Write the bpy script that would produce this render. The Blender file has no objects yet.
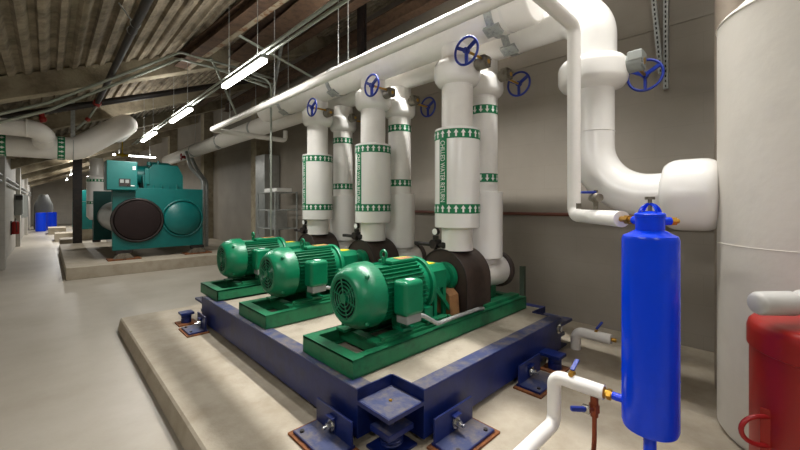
import bpy, bmesh, math, random
from mathutils import Vector, Matrix
random.seed(7)
V = Vector
scene = bpy.context.scene
C = scene.collection
PI = math.pi
A = math.atan(352/364)          # camera yaw from the long axis of the room
H = 1.6                          # eye height

# ------------------------------------------------------------------ materials
MATS = {}
def mat(name, col, rough=.5, metal=0., var=.12, nscale=6., bump=0., bscale=40., col2=None, lo=.45, hi=.7, spec=.5, coat=0.):
    m = bpy.data.materials.new(name); m.use_nodes = True
    nt = m.node_tree; b = nt.nodes['Principled BSDF']
    tc = nt.nodes.new('ShaderNodeTexCoord')
    n = nt.nodes.new('ShaderNodeTexNoise'); n.inputs['Scale'].default_value = nscale; n.inputs['Detail'].default_value = 6
    n.inputs['Roughness'].default_value = .65
    nt.links.new(tc.outputs['Object'], n.inputs['Vector'])
    r = nt.nodes.new('ShaderNodeValToRGB')
    c1 = (*col, 1); c2 = (*(col2 or [c*(1-var) for c in col]), 1)
    r.color_ramp.elements[0].position = lo; r.color_ramp.elements[1].position = hi
    r.color_ramp.elements[0].color = c1; r.color_ramp.elements[1].color = c2
    nt.links.new(n.outputs['Fac'], r.inputs['Fac'])
    nt.links.new(r.outputs['Color'], b.inputs['Base Color'])
    b.inputs['Roughness'].default_value = rough; b.inputs['Metallic'].default_value = metal
    b.inputs['Specular IOR Level'].default_value = spec
    b.inputs['Coat Weight'].default_value = coat
    if bump:
        n2 = nt.nodes.new('ShaderNodeTexNoise'); n2.inputs['Scale'].default_value = bscale; n2.inputs['Detail'].default_value = 4
        nt.links.new(tc.outputs['Object'], n2.inputs['Vector'])
        bp = nt.nodes.new('ShaderNodeBump'); bp.inputs['Strength'].default_value = bump; bp.inputs['Distance'].default_value = .02
        nt.links.new(n2.outputs['Fac'], bp.inputs['Height']); nt.links.new(bp.outputs['Normal'], b.inputs['Normal'])
    MATS[name] = m
    return m
def s(r, g, b):                 # sRGB 0-255 -> linear
    f = lambda c: (c/255/12.92) if c/255 <= .04045 else ((c/255+.055)/1.055)**2.4
    return (f(r), f(g), f(b))
def emit(name, col, st):
    m = bpy.data.materials.new(name); m.use_nodes = True
    b = m.node_tree.nodes['Principled BSDF']
    b.inputs['Base Color'].default_value = (*col, 1); b.inputs['Emission Color'].default_value = (*col, 1)
    b.inputs['Emission Strength'].default_value = st
    return m

M_floor = mat('floor_concrete', s(168,161,149), .42, var=.2, nscale=1.3, bump=.06, bscale=60, col2=s(152,144,130), lo=.35, hi=.75)
M_pad = mat('pad_concrete', s(174,164,147), .75, nscale=3.5, bump=.15, bscale=50, col2=s(150,138,118), lo=.4, hi=.75)
M_fill = mat('fill_concrete', s(160,151,135), .8, nscale=4, bump=.15, bscale=60, col2=s(136,127,112))
M_roof = mat('roof_concrete', s(150,138,118), .9, nscale=2.6, bump=.5, bscale=25, col2=s(74,64,50), lo=.4, hi=.72)
M_beam = mat('beam_concrete', s(160,150,128), .9, nscale=3, bump=.4, bscale=30, col2=s(116,104,86))
M_white = mat('white_jacket', s(236,234,230), .25, var=.04, nscale=3, bump=.03, bscale=9)
M_white2 = mat('white_matte_jacket', s(234,231,226), .42, var=.06, nscale=5, bump=.06, bscale=25)
M_tank = mat('white_tank_wrap', s(214,209,200), .5, var=.07, nscale=3, bump=.12, bscale=14)
M_greenlab = mat('green_label', s(0,122,74), .5, var=.05)
M_whitelab = mat('white_label', s(240,240,236), .5, var=.02)
M_green = mat('green_paint', s(6,118,80), .33, var=.2, nscale=9, bump=.03, bscale=30)
M_green2 = mat('green_base_paint', s(20,112,72), .45, nscale=7, col2=s(16,80,54), bump=.05)
M_teal = mat('teal_paint', s(0,96,92), .38, var=.15, nscale=4)
M_bluesteel = mat('blue_steel', s(9,30,94), .4, nscale=5, col2=s(8,20,64), bump=.05, bscale=20)
M_dusty = mat('dusty_blue_steel', s(46,56,96), .6, nscale=9, col2=s(116,106,92), lo=.42, hi=.75, bump=.1)
M_blue = mat('blue_gloss', s(0,62,228), .22, var=.06, nscale=3, spec=.35)
M_wheel = mat('blue_wheel', s(16,44,140), .35, var=.1)
M_brown = mat('brown_insulation', s(62,49,43), .5, nscale=8, col2=s(44,35,31), bump=.1)
M_black = mat('black_steel', s(26,23,22), .5, nscale=10, col2=s(50,36,30))
M_darkrub = mat('dark_foam', s(34,24,23), .75, var=.2, bump=.1, spec=.2)
M_galv = mat('galvanised', s(176,180,178), .4, .35, nscale=30, col2=s(138,142,142))
M_steel = mat('plain_steel', s(150,150,146), .35, .8, var=.2, nscale=20)
M_gear = mat('gear_grey', s(126,120,108), .5, .4, nscale=18, col2=s(84,76,62))
M_yellow = mat('yellow', s(226,190,30), .5, var=.05)
M_brass = mat('brass', s(196,150,62), .32, .85, var=.2, nscale=20)
M_copper = mat('copper', s(146,74,46), .45, .6, var=.3, nscale=20)
M_rust = mat('rust', s(128,76,38), .85, nscale=14, col2=s(58,34,22), bump=.2)
M_red = mat('red_paint', s(142,20,11), .38, var=.15, nscale=4)
M_dred = mat('dark_red', s(150,20,24), .4, var=.1)
M_greybox = mat('grey_enclosure', s(142,146,142), .5, .2, var=.1)
M_alum = mat('silver_jacket', s(176,178,176), .35, .6, var=.2, nscale=6)
M_brownsteel = mat('brown_steel', s(88,66,48), .8, nscale=9, col2=s(58,40,30), bump=.2)
M_lightbeam = mat('pale_rusty_steel', s(150,140,120), .7, nscale=8, col2=s(118,78,46), lo=.5, hi=.65)
M_wood = mat('brown_cover', s(150,108,68), .7, nscale=10, col2=s(112,76,46))
M_chrome = mat('chrome', s(200,200,196), .2, .9, var=.05)
M_dark = mat('dark_void', s(24,24,24), .7, var=.1)
M_lamp = emit('lamp_tube', (1, .97, .9), 9.0)
M_cond = mat('conduit_zinc', s(160,166,156), .4, .6, var=.15, nscale=12)
M_redpale = mat('ceil_board', s(92,82,70), .9, nscale=4, col2=s(62,54,46), bump=.3)

def wall_mat(name, c1, c2, cm, axis):
    m = bpy.data.materials.new(name); m.use_nodes = True
    nt = m.node_tree; b = nt.nodes['Principled BSDF']
    tc = nt.nodes.new('ShaderNodeTexCoord'); sx = nt.nodes.new('ShaderNodeSeparateXYZ'); cx = nt.nodes.new('ShaderNodeCombineXYZ')
    nt.links.new(tc.outputs['Object'], sx.inputs[0])
    nt.links.new(sx.outputs[axis], cx.inputs[0]); nt.links.new(sx.outputs[2], cx.inputs[1])
    br = nt.nodes.new('ShaderNodeTexBrick'); nt.links.new(cx.outputs[0], br.inputs['Vector'])
    br.inputs['Scale'].default_value = 1.; br.inputs['Brick Width'].default_value = .8; br.inputs['Row Height'].default_value = .3
    br.inputs['Mortar Size'].default_value = .004; br.inputs['Mortar Smooth'].default_value = .5
    br.inputs['Color1'].default_value = (*c1, 1); br.inputs['Color2'].default_value = (*c2, 1); br.inputs['Mortar'].default_value = (*cm, 1)
    n = nt.nodes.new('ShaderNodeTexNoise'); n.inputs['Scale'].default_value = 1.8; n.inputs['Detail'].default_value = 6
    nt.links.new(tc.outputs['Object'], n.inputs['Vector'])
    mx = nt.nodes.new('ShaderNodeMix'); mx.data_type = 'RGBA'; mx.blend_type = 'MULTIPLY'; mx.inputs[0].default_value = .35
    nt.links.new(br.outputs['Color'], mx.inputs[6]); nt.links.new(n.outputs['Fac'], mx.inputs[7])
    nt.links.new(mx.outputs[2], b.inputs['Base Color']); b.inputs['Roughness'].default_value = .6
    return m
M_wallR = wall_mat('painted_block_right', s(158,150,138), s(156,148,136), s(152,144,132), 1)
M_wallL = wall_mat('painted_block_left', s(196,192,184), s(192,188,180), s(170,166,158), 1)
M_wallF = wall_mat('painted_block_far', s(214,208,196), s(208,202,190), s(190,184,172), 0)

# ------------------------------------------------------------------ mesh builder
def frame(d):
    d = V(d).normalized()
    a = V((0,0,1)) if abs(d.z) < .9 else V((1,0,0))
    u = d.cross(a).normalized(); w = u.cross(d).normalized()
    return d, u, w
class MB:
    def __init__(self): self.v = []; self.f = []; self.m = []; self.mi = 0
    def raw(self, vs, fs):
        o = len(self.v); self.v += [V(p) for p in vs]
        for f in fs: self.f.append([i+o for i in f]); self.m.append(self.mi)
        return self
    def box(self, c, size, bev=0., rot=None, seg=2):
        bm = bmesh.new(); bmesh.ops.create_cube(bm, size=1)
        bmesh.ops.scale(bm, vec=V(size), verts=bm.verts)
        if bev: bmesh.ops.bevel(bm, geom=list(bm.edges), offset=bev, segments=seg, affect='EDGES', profile=.5)
        if rot is not None: bmesh.ops.transform(bm, matrix=rot.to_4x4(), verts=bm.verts)
        bm.verts.index_update()
        self.raw([v.co + V(c) for v in bm.verts], [[v.index for v in f.verts] for f in bm.faces]); bm.free(); return self
    def bb(self, x0, x1, y0, y1, z0, z1, bev=0.):
        return self.box(((x0+x1)/2, (y0+y1)/2, (z0+z1)/2), (x1-x0, y1-y0, z1-z0), bev)
    def bar(self, p0, p1, w, h, bev=0.):          # rectangular bar between two points, h is along up
        p0, p1 = V(p0), V(p1); d, u, n = frame(p1-p0)
        R = Matrix((u, d, n)).transposed()
        return self.box((p0+p1)/2, (w, (p1-p0).length, h), bev, R)
    def lathe(self, prof, o=(0,0,0), ax=(0,0,1), seg=32):
        d, u, w = frame(ax); o = V(o); vs = []; fs = []; rings = []
        for r, h in prof:
            if r < 1e-6: rings.append([len(vs)]); vs.append(o + d*h)
            else:
                rings.append(list(range(len(vs), len(vs)+seg)))
                for k in range(seg):
                    t = 2*PI*k/seg; vs.append(o + d*h + (u*math.cos(t)+w*math.sin(t))*r)
        for a, b in zip(rings, rings[1:]):
            for k in range(seg):
                k2 = (k+1) % seg
                if len(a) == 1 and len(b) == 1: continue
                if len(a) == 1: fs.append([a[0], b[k2], b[k]])
                elif len(b) == 1: fs.append([a[k], a[k2], b[0]])
                else: fs.append([a[k], a[k2], b[k2], b[k]])
        return self.raw(vs, fs)
    def cyl(self, p0, p1, r, r1=None, seg=20):
        p0, p1 = V(p0), V(p1); L = (p1-p0).length; r1 = r if r1 is None else r1
        return self.lathe([(0,0),(r,0),(r1,L),(0,L)], p0, p1-p0, seg)
    def tube(self, pts, r, seg=14, closed=False):
        pts = [V(p) for p in pts]; n = len(pts); vs = []; fs = []
        tang = []
        for i in range(n):
            a = pts[(i-1) % n] if (closed or i > 0) else pts[i]; b = pts[(i+1) % n] if (closed or i < n-1) else pts[i]
            tang.append((b-a).normalized())
        _, u, _ = frame(tang[0])
        for i in range(n):
            t = tang[i]; u = (u - t*u.dot(t)).normalized(); w = t.cross(u)
            for k in range(seg):
                a = 2*PI*k/seg; vs.append(pts[i] + (u*math.cos(a)+w*math.sin(a))*r)
        for i in range(n if closed else n-1):
            j = (i+1) % n
            for k in range(seg):
                k2 = (k+1) % seg; fs.append([i*seg+k, i*seg+k2, j*seg+k2, j*seg+k])
        if not closed: fs.append(list(range(seg))[::-1]); fs.append([(n-1)*seg+k for k in range(seg)])
        return self.raw(vs, fs)
    def torus(self, c, ax, R, r, seg=32, rs=10, a0=0, a1=2*PI):
        d, u, w = frame(ax); full = abs(a1-a0-2*PI) < 1e-4; n = seg
        return self.tube([V(c)+(u*math.cos(a0+(a1-a0)*k/(n if full else n-1))+w*math.sin(a0+(a1-a0)*k/(n if full else n-1)))*R for k in range(n)], r, rs, full)
    def prism(self, poly, o, u, v, d):             # 2D polygon (u,v) extruded by vector d
        o, u, v, d = V(o), V(u), V(v), V(d); n = len(poly)
        a = [o+u*x+v*y for x, y in poly]; b = [p+d for p in a]
        fs = [list(range(n)), list(range(n, 2*n))[::-1]] + [[i, i+n, (i+1) % n+n, (i+1) % n] for i in range(n)]
        return self.raw(a+b, fs)
    def sphere(self, c, r, sc=(1,1,1), seg=20, rings=12):
        vs = []; fs = []
        prof = [(math.sin(PI*k/rings)*r, -math.cos(PI*k/rings)*r) for k in range(rings+1)]
        prof[0] = (0, -r); prof[-1] = (0, r)
        o = len(self.v); self.lathe(prof, (0,0,0), (0,0,1), seg)
        for i in range(o, len(self.v)):
            p = self.v[i]; self.v[i] = V(c)+V((p.x*sc[0], p.y*sc[1], p.z*sc[2]))
        return self
    def build(self, name, m, parent=None, ang=38):
        off = V((0,0,0))
        if parent is not None:
            p = parent
            while p is not None: off += p.location; p = p.parent
            loc = V((0,0,0))
        else:
            xs = [p.x for p in self.v]; ys = [p.y for p in self.v]; zs = [p.z for p in self.v]
            loc = V(((min(xs)+max(xs))/2, (min(ys)+max(ys))/2, min(zs))); off = loc
        me = bpy.data.meshes.new(name)
        me.from_pydata([tuple(p-off) for p in self.v], [], self.f)
        bm = bmesh.new(); bm.from_mesh(me); bmesh.ops.recalc_face_normals(bm, faces=bm.faces); bm.to_mesh(me); bm.free()
        for mm in (m if isinstance(m, (list, tuple)) else [m]): me.materials.append(mm)
        me.polygons.foreach_set('material_index', self.m)
        me.polygons.foreach_set('use_smooth', [True]*len(me.polygons))
        me.update(); me.set_sharp_from_angle(angle=math.radians(ang))
        o = bpy.data.objects.new(name, me); C.objects.link(o); o.location = loc
        wn = o.modifiers.new('weighted_normals', 'WEIGHTED_NORMAL'); wn.keep_sharp = True; wn.weight = 60
        if parent is not None: o.parent = parent
        return o
def fil(pts, rad, n=7):                            # round the corners of a polyline
    pts = [V(p) for p in pts]; out = [pts[0]]
    for i in range(1, len(pts)-1):
        p = pts[i]; a = (pts[i-1]-p); b = (pts[i+1]-p); la, lb = a.length, b.length; a.normalize(); b.normalize()
        ang = a.angle(b)
        if ang > PI-.02: out.append(p); continue
        r = rad[i-1] if isinstance(rad, (list, tuple)) else rad
        t = min(r/math.tan(ang/2), la*.49, lb*.49); rr = t*math.tan(ang/2)
        c = p + (a+b).normalized()*(rr/math.sin(ang/2)); s0 = p+a*t-c; s1 = p+b*t-c
        tot = s0.angle(s1); axn = s0.cross(s1).normalized()
        for k in range(n+1): out.append(c + Matrix.Rotation(tot*k/n, 3, axn) @ s0)
    out.append(pts[-1]); return out
def tag(o, label, cat, group=None, kind=None):
    o['label'] = label; o['category'] = cat
    if group: o['group'] = group
    if kind: o['kind'] = kind
    return o
def thing(name, loc, label, cat, group=None):
    o = bpy.data.objects.new(name, None); C.objects.link(o); o.location = loc; o.empty_display_size = .1
    return tag(o, label, cat, group)
def struct(o): o['kind'] = 'structure'; return o
def dup(root, loc, label=None, parent=None):
    r = root.copy(); C.objects.link(r); r.location = loc
    if parent is not None: r.parent = parent
    if label: r['label'] = label
    for ch in list(root.children): 
        c = dup(ch, ch.location.copy(), None, r)
    return r
def textmesh(txt, size):
    cu = bpy.data.curves.new('lettering', 'FONT'); cu.body = txt; cu.size = size; cu.resolution_u = 3
    o = bpy.data.objects.new('lettering', cu); C.objects.link(o)
    bpy.context.view_layer.update()
    me = bpy.data.meshes.new_from_object(o.evaluated_get(bpy.context.evaluated_depsgraph_get()))
    vs = [v.co.copy() for v in me.vertices]; fs = [list(p.vertices) for p in me.polygons]
    bpy.data.objects.remove(o); bpy.data.curves.remove(cu); bpy.data.meshes.remove(me)
    return vs, fs

# ------------------------------------------------------------------ the setting
XL, XR, YN, YF = -.87, 4.65, -3.0, 40.0
PZ = .16                                           # top of the pump pad
roofz = lambda x: 3.0 + .43*(x-XL)
struct(MB().bb(XL-.3, XR+.3, YN-.3, YF+.3, -.2, 0).build('floor', M_floor))
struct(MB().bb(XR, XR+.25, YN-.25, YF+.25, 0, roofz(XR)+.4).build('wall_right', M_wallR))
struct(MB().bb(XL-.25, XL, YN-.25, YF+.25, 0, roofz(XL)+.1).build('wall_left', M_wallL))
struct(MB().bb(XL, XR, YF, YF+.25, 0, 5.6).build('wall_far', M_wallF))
struct(MB().bb(XL, XR, YN-.25, YN, 0, 5.6).build('wall_near', M_wallF))
b = MB()                                           # ribbed concrete roof, ribs along the room
n = 330; vs = []; fs = []
for j, y in enumerate((YN-.2, YF+.2)):
    for i in range(n+1):
        x = XL-.1 + (XR+.2-XL)*i/n
        ph = (x/.15) % 1.
        hgt = .05*min(1., max(0., 1.7*math.sin(2*PI*ph)+.5)) 
        vs.append((x, y, roofz(x)+hgt))
for i in range(n): fs.append([i, i+1, n+2+i, n+1+i])
b.raw(vs, fs)
o0 = len(vs)
b.raw([(XL-.1, YN-.2, roofz(XL)+.35), (XR+.1, YN-.2, roofz(XR)+.35), (XR+.1, YF+.2, roofz(XR)+.35), (XL-.1, YF+.2, roofz(XL)+.35)], [[0,1,2,3]])
struct(b.build('ceiling', M_roof, None, 60))
for k, y in enumerate((1.2, 6.95, 10.4, 13.9, 17.4, 20.9, 24.4, 27.9, 31.4, 34.9)):
    c = MB()
    c.prism([(XL, roofz(XL)+.03), (XR, roofz(XR)+.03), (XR, roofz(XR)-.27), (XL, roofz(XL)-.27)], (0, y-.13, 0), (1,0,0), (0,0,1), (0,.26,0))
    struct(c.build('trim_%d' % (k+1), M_beam))
for k, y in enumerate((10.6, 15.5, 21.)):
    struct(MB().bb(XR-.34, XR, y-.2, y+.2, 0, roofz(XR)-.2, .01).build('trim_%d' % (k+21), M_beam))
struct(MB().bb(XR-.015, XR, YN, YF, 3.45, 3.485).build('trim_30', M_wallR))
for k, y in enumerate((13.2, 20., 27.)):
    struct(MB().bb(XL, XL+.12, y-.2, y+.2, 0, roofz(XL)-.02, .01).build('trim_%d' % (k+31), M_wallL))

# pads
c = MB(); c.prism([(.63,.02),(.655,PZ-.015),(.67,PZ),(XR-.005,PZ),(XR-.005,.003),(.66,.003)], (0, YN+.02, 0), (1,0,0), (0,0,1), (0, 5.74-YN, 0))
tag(c.build('concrete_pad', M_pad, None, 25), 'low wide concrete pad carrying the blue framed pump base', 'concrete pad')
tag(MB().bb(.27, XR-.02, 10.28, 16.6, 0, .26, .012).build('concrete_pad', M_pad), 'raised concrete pad under the teal chiller', 'concrete pad')
tag(MB().bb(.3, .75, 17.6, 18.6, 0, .34, .012).build('concrete_block', M_pad), 'concrete block in the far aisle just behind the dark column', 'concrete block', 'blocks in the far aisle')
tag(MB().bb(.2, .8, 21.3, 22.6, 0, .34, .012).build('concrete_block', M_pad), 'concrete block in the far aisle, second beyond the dark column', 'concrete block', 'blocks in the far aisle')
tag(MB().bb(.0, .7, 26.5, 28, 0, .34, .012).build('concrete_block', M_pad), 'farthest low concrete block in the aisle near the blue drums', 'concrete block', 'blocks in the far aisle')

# ------------------------------------------------------------------ inertia base
SX0, SX1, SY0, SY1, SZ0, SZ1 = 1.32, 3.85, 1.45, 5.05, .205, .495
NT = .28
ib = thing('inertia_base', ((SX0+SX1)/2, (SY0+SY1)/2, SZ0), 'blue steel framed pump base filled with concrete under the three green pumps', 'equipment base')
t = .085
MB().bb(SX0, SX0+t, SY0+NT, SY1-NT, SZ0, SZ1, .006).build('side_beam', M_bluesteel, ib)
MB().bb(SX1-t, SX1, SY0+NT, SY1-NT, SZ0, SZ1, .006).build('side_beam', M_bluesteel, ib)
MB().bb(SX0+NT, SX1-NT, SY0, SY0+t, SZ0, SZ1, .006).build('side_beam', M_bluesteel, ib)
MB().bb(SX0+NT, SX1-NT, SY1-t, SY1, SZ0, SZ1, .006).build('side_beam', M_bluesteel, ib)
c = MB()
f0 = .012
pl = [(SX0+NT+f0,SY0+t),(SX1-NT-f0,SY0+t),(SX1-NT-f0,SY0+NT+f0),(SX1-t,SY0+NT+f0),(SX1-t,SY1-NT-f0),(SX1-NT-f0,SY1-NT-f0),(SX1-NT-f0,SY1-t),(SX0+NT+f0,SY1-t),(SX0+NT+f0,SY1-NT-f0),(SX0+t,SY1-NT-f0),(SX0+t,SY0+NT+f0),(SX0+NT+f0,SY0+NT+f0)]
c.prism(pl, (0,0,SZ0+.01), (1,0,0), (0,1,0), (0,0,SZ1-SZ0-.016)).build('concrete_fill', M_fill, ib)
for (ax, ay, sx, sy) in ((SX0,SY0,1,1),(SX1,SY0,-1,1),(SX0,SY1,1,-1),(SX1,SY1,-1,-1)):
    d = MB(); d.mi = 0
    xx = sorted((ax+sx*NT, ax+sx*(NT+.012))); yy = sorted((ay, ay+sy*NT))
    d.bb(xx[0], xx[1], yy[0], yy[1], SZ0, SZ1+.003)
    xx = sorted((ax, ax+sx*NT)); yy = sorted((ay+sy*NT, ay+sy*(NT+.012)))
    d.bb(xx[0], xx[1], yy[0], yy[1], SZ0, SZ1+.003)
    xx = sorted((ax, ax+sx*NT)); yy = sorted((ay, ay+sy*NT))
    d.bb(xx[0], xx[1], yy[0], yy[1], .408, .432)
    d.mi = 1
    d.bb(xx[0]+.008, xx[1]-.008, yy[0]+.008, yy[1]-.008, .4318, .4335)
    d.mi = 2
    d.cyl(((xx[0]+xx[1])/2,(yy[0]+yy[1])/2,.43), ((xx[0]+xx[1])/2,(yy[0]+yy[1])/2,.441), .011, seg=6)
    d.build('corner_tray', [M_bluesteel, M_dusty, M_brass], ib)
# dusty top flange strips
MB().bb(SX0+NT, SX1-NT, SY0+.004, SY0+.115, SZ1-.001, SZ1+.003).build('top_flange', M_dusty, ib)
MB().bb(SX0+.004, SX0+.115, SY0+NT, SY1-NT, SZ1-.001, SZ1+.003).build('top_flange', M_dusty, ib)

# spring isolators in the corners
def isolator(x, y, label):
    r = thing('spring_isolator', (x, y, PZ), label, 'spring isolator', 'spring isolators under the base corners')
    MB().bb(x-.115, x+.115, y-.1, y+.1, PZ, PZ+.014).build('base_plate', M_bluesteel, r)
    cc = MB(); pts = []
    for k in range(64):
        a = 2*PI*4*k/63; pts.append((x+.06*math.cos(a), y+.06*math.sin(a), PZ+.022+.075*k/63))
    cc.tube(pts, .009, 8).build('spring', M_bluesteel, r)
    u = MB(); u.bb(x-.1, x+.1, y-.085, y+.085, PZ+.1, PZ+.135, .004); u.mi = 1; u.bb(x-.094, x+.094, y-.079, y+.079, PZ+.1348, PZ+.1365)
    u.build('top_plate', [M_bluesteel, M_dusty], r)
    MB().cyl((x,y,PZ+.136), (x,y,.407), .014, seg=12).build('adjusting_bolt', M_steel, r)
isolator(SX0+.15, SY0+.14, 'blue spring isolator under the near notched corner tray of the pump base')
isolator(SX1-.15, SY0+.14, 'spring isolator under the right end corner tray of the pump base')
isolator(SX0+.15, SY1-.14, 'spring isolator under the far left corner tray of the pump base')

# seismic snubbers
def snubber(x, y, axis, L, label):
    """axis 'L': plate on the left (-X) side of the base, spanning Y; 'N': on the near (-Y) side, spanning X"""
    r = thing('seismic_snubber', (x, y, PZ), label, 'seismic bracket', 'seismic brackets around the pump base')
    def P(a, bq, z):           # a along the beam, bq outwards
        return V((x-bq, y+a, z)) if axis == 'L' else V((x+a, y-bq, z))
    def bx(mb, a0, a1, b0, b1, z0, z1, bev=0):
        p, q = P(a0, b0, z0), P(a1, b1, z1)
        return mb.bb(min(p.x,q.x), max(p.x,q.x), min(p.y,q.y), max(p.y,q.y), z0, z1, bev)
    h = L/2
    bx(MB(), -h-.03, h+.03, .01, .235, PZ, PZ+.014).build('rusty_shim', M_rust, r)
    d = MB(); bx(d, -h, h, .02, .215, PZ+.014, PZ+.03, .003); d.mi = 1
    bx(d, -h+.006, h-.006, .026, .209, PZ+.0298, PZ+.031); d.mi = 2
    for a in (-h+.05, h-.05): d.cyl(P(a,.18,PZ+.03), P(a,.18,PZ+.042), .014, seg=6)
    d.build('base_plate', [M_bluesteel, M_dusty, M_black], r)
    bx(MB(), -h, h, .035, .049, PZ+.03, PZ+.175, .002).build('upright_plate', M_bluesteel, r)
    e = MB(); bx(e, -.035, .035, .049, .078, PZ+.128, PZ+.138, .002); bx(e, -.03, .03, .049, .056, PZ+.05, PZ+.13)
    e.build('clip', M_bluesteel, r)
    q = MB(); q.cyl(P(0,-.03,PZ+.085), P(0,.12,PZ+.085), .011, seg=12); q.cyl(P(0,.056,PZ+.085), P(0,.065,PZ+.085), .035, seg=20); q.cyl(P(0,.065,PZ+.085), P(0,.092,PZ+.085), .023, seg=6)
    q.build('bolt', M_chrome, r)
snubber(SX0-.01, 1.9, 'L', .38, 'blue bracket with bolt beside the near end of the left beam')
snubber(SX0-.01, 4.58, 'L', .3, 'blue bracket with bolt at the far end of the left beam')
snubber(1.82, SY0-.01, 'N', .38, 'blue bracket with bolt on the near beam beside the notched corner')
snubber(2.82, SY0-.01, 'N', .36, 'blue bracket with bolt midway along the near beam, behind the white pipe')
c = MB(); c.cyl((3.5, SY0, .41), (3.5, SY0-.012, .41), .045); c.cyl((3.5, SY0-.012, .41), (3.5, SY0-.035, .41), .028, seg=6)
tag(c.build('bolt', M_chrome), 'large bolt and washer on the right end of the near blue beam', 'bolt')
r = thing('spring_mount', (3.17, SY0-.12, PZ), 'small blue spring mount beside the middle bracket of the near beam', 'spring mount')
MB().bb(3.07, 3.27, SY0-.2, SY0-.02, PZ, PZ+.016).build('base_plate', M_rust, r)
MB().lathe([(0,0),(.055,0),(.055,.05),(.045,.055),(.055,.06),(.055,.1),(0,.1)], (3.17,SY0-.11,PZ+.016)).build('spring', M_bluesteel, r)
MB().bb(3.1, 3.24, SY0-.18, SY0-.0, PZ+.116, PZ+.14).build('top_plate', M_bluesteel, r)
r = thing('spring_mount', (1.2, 5.0, PZ), 'small blue spring mount at the far left corner of the pump base', 'spring mount')
MB().bb(1.1, 1.3, 4.85, 5.05, PZ, PZ+.016).build('base_plate', M_rust, r)
MB().lathe([(0,0),(.055,0),(.055,.05),(.045,.055),(.055,.06),(.055,.1),(0,.1)], (1.2,4.95,PZ+.016)).build('spring', M_bluesteel, r)
MB().bb(1.13, 1.27, 4.88, 5.02, PZ+.116, PZ+.14).build('top_plate', M_bluesteel, r)

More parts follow.
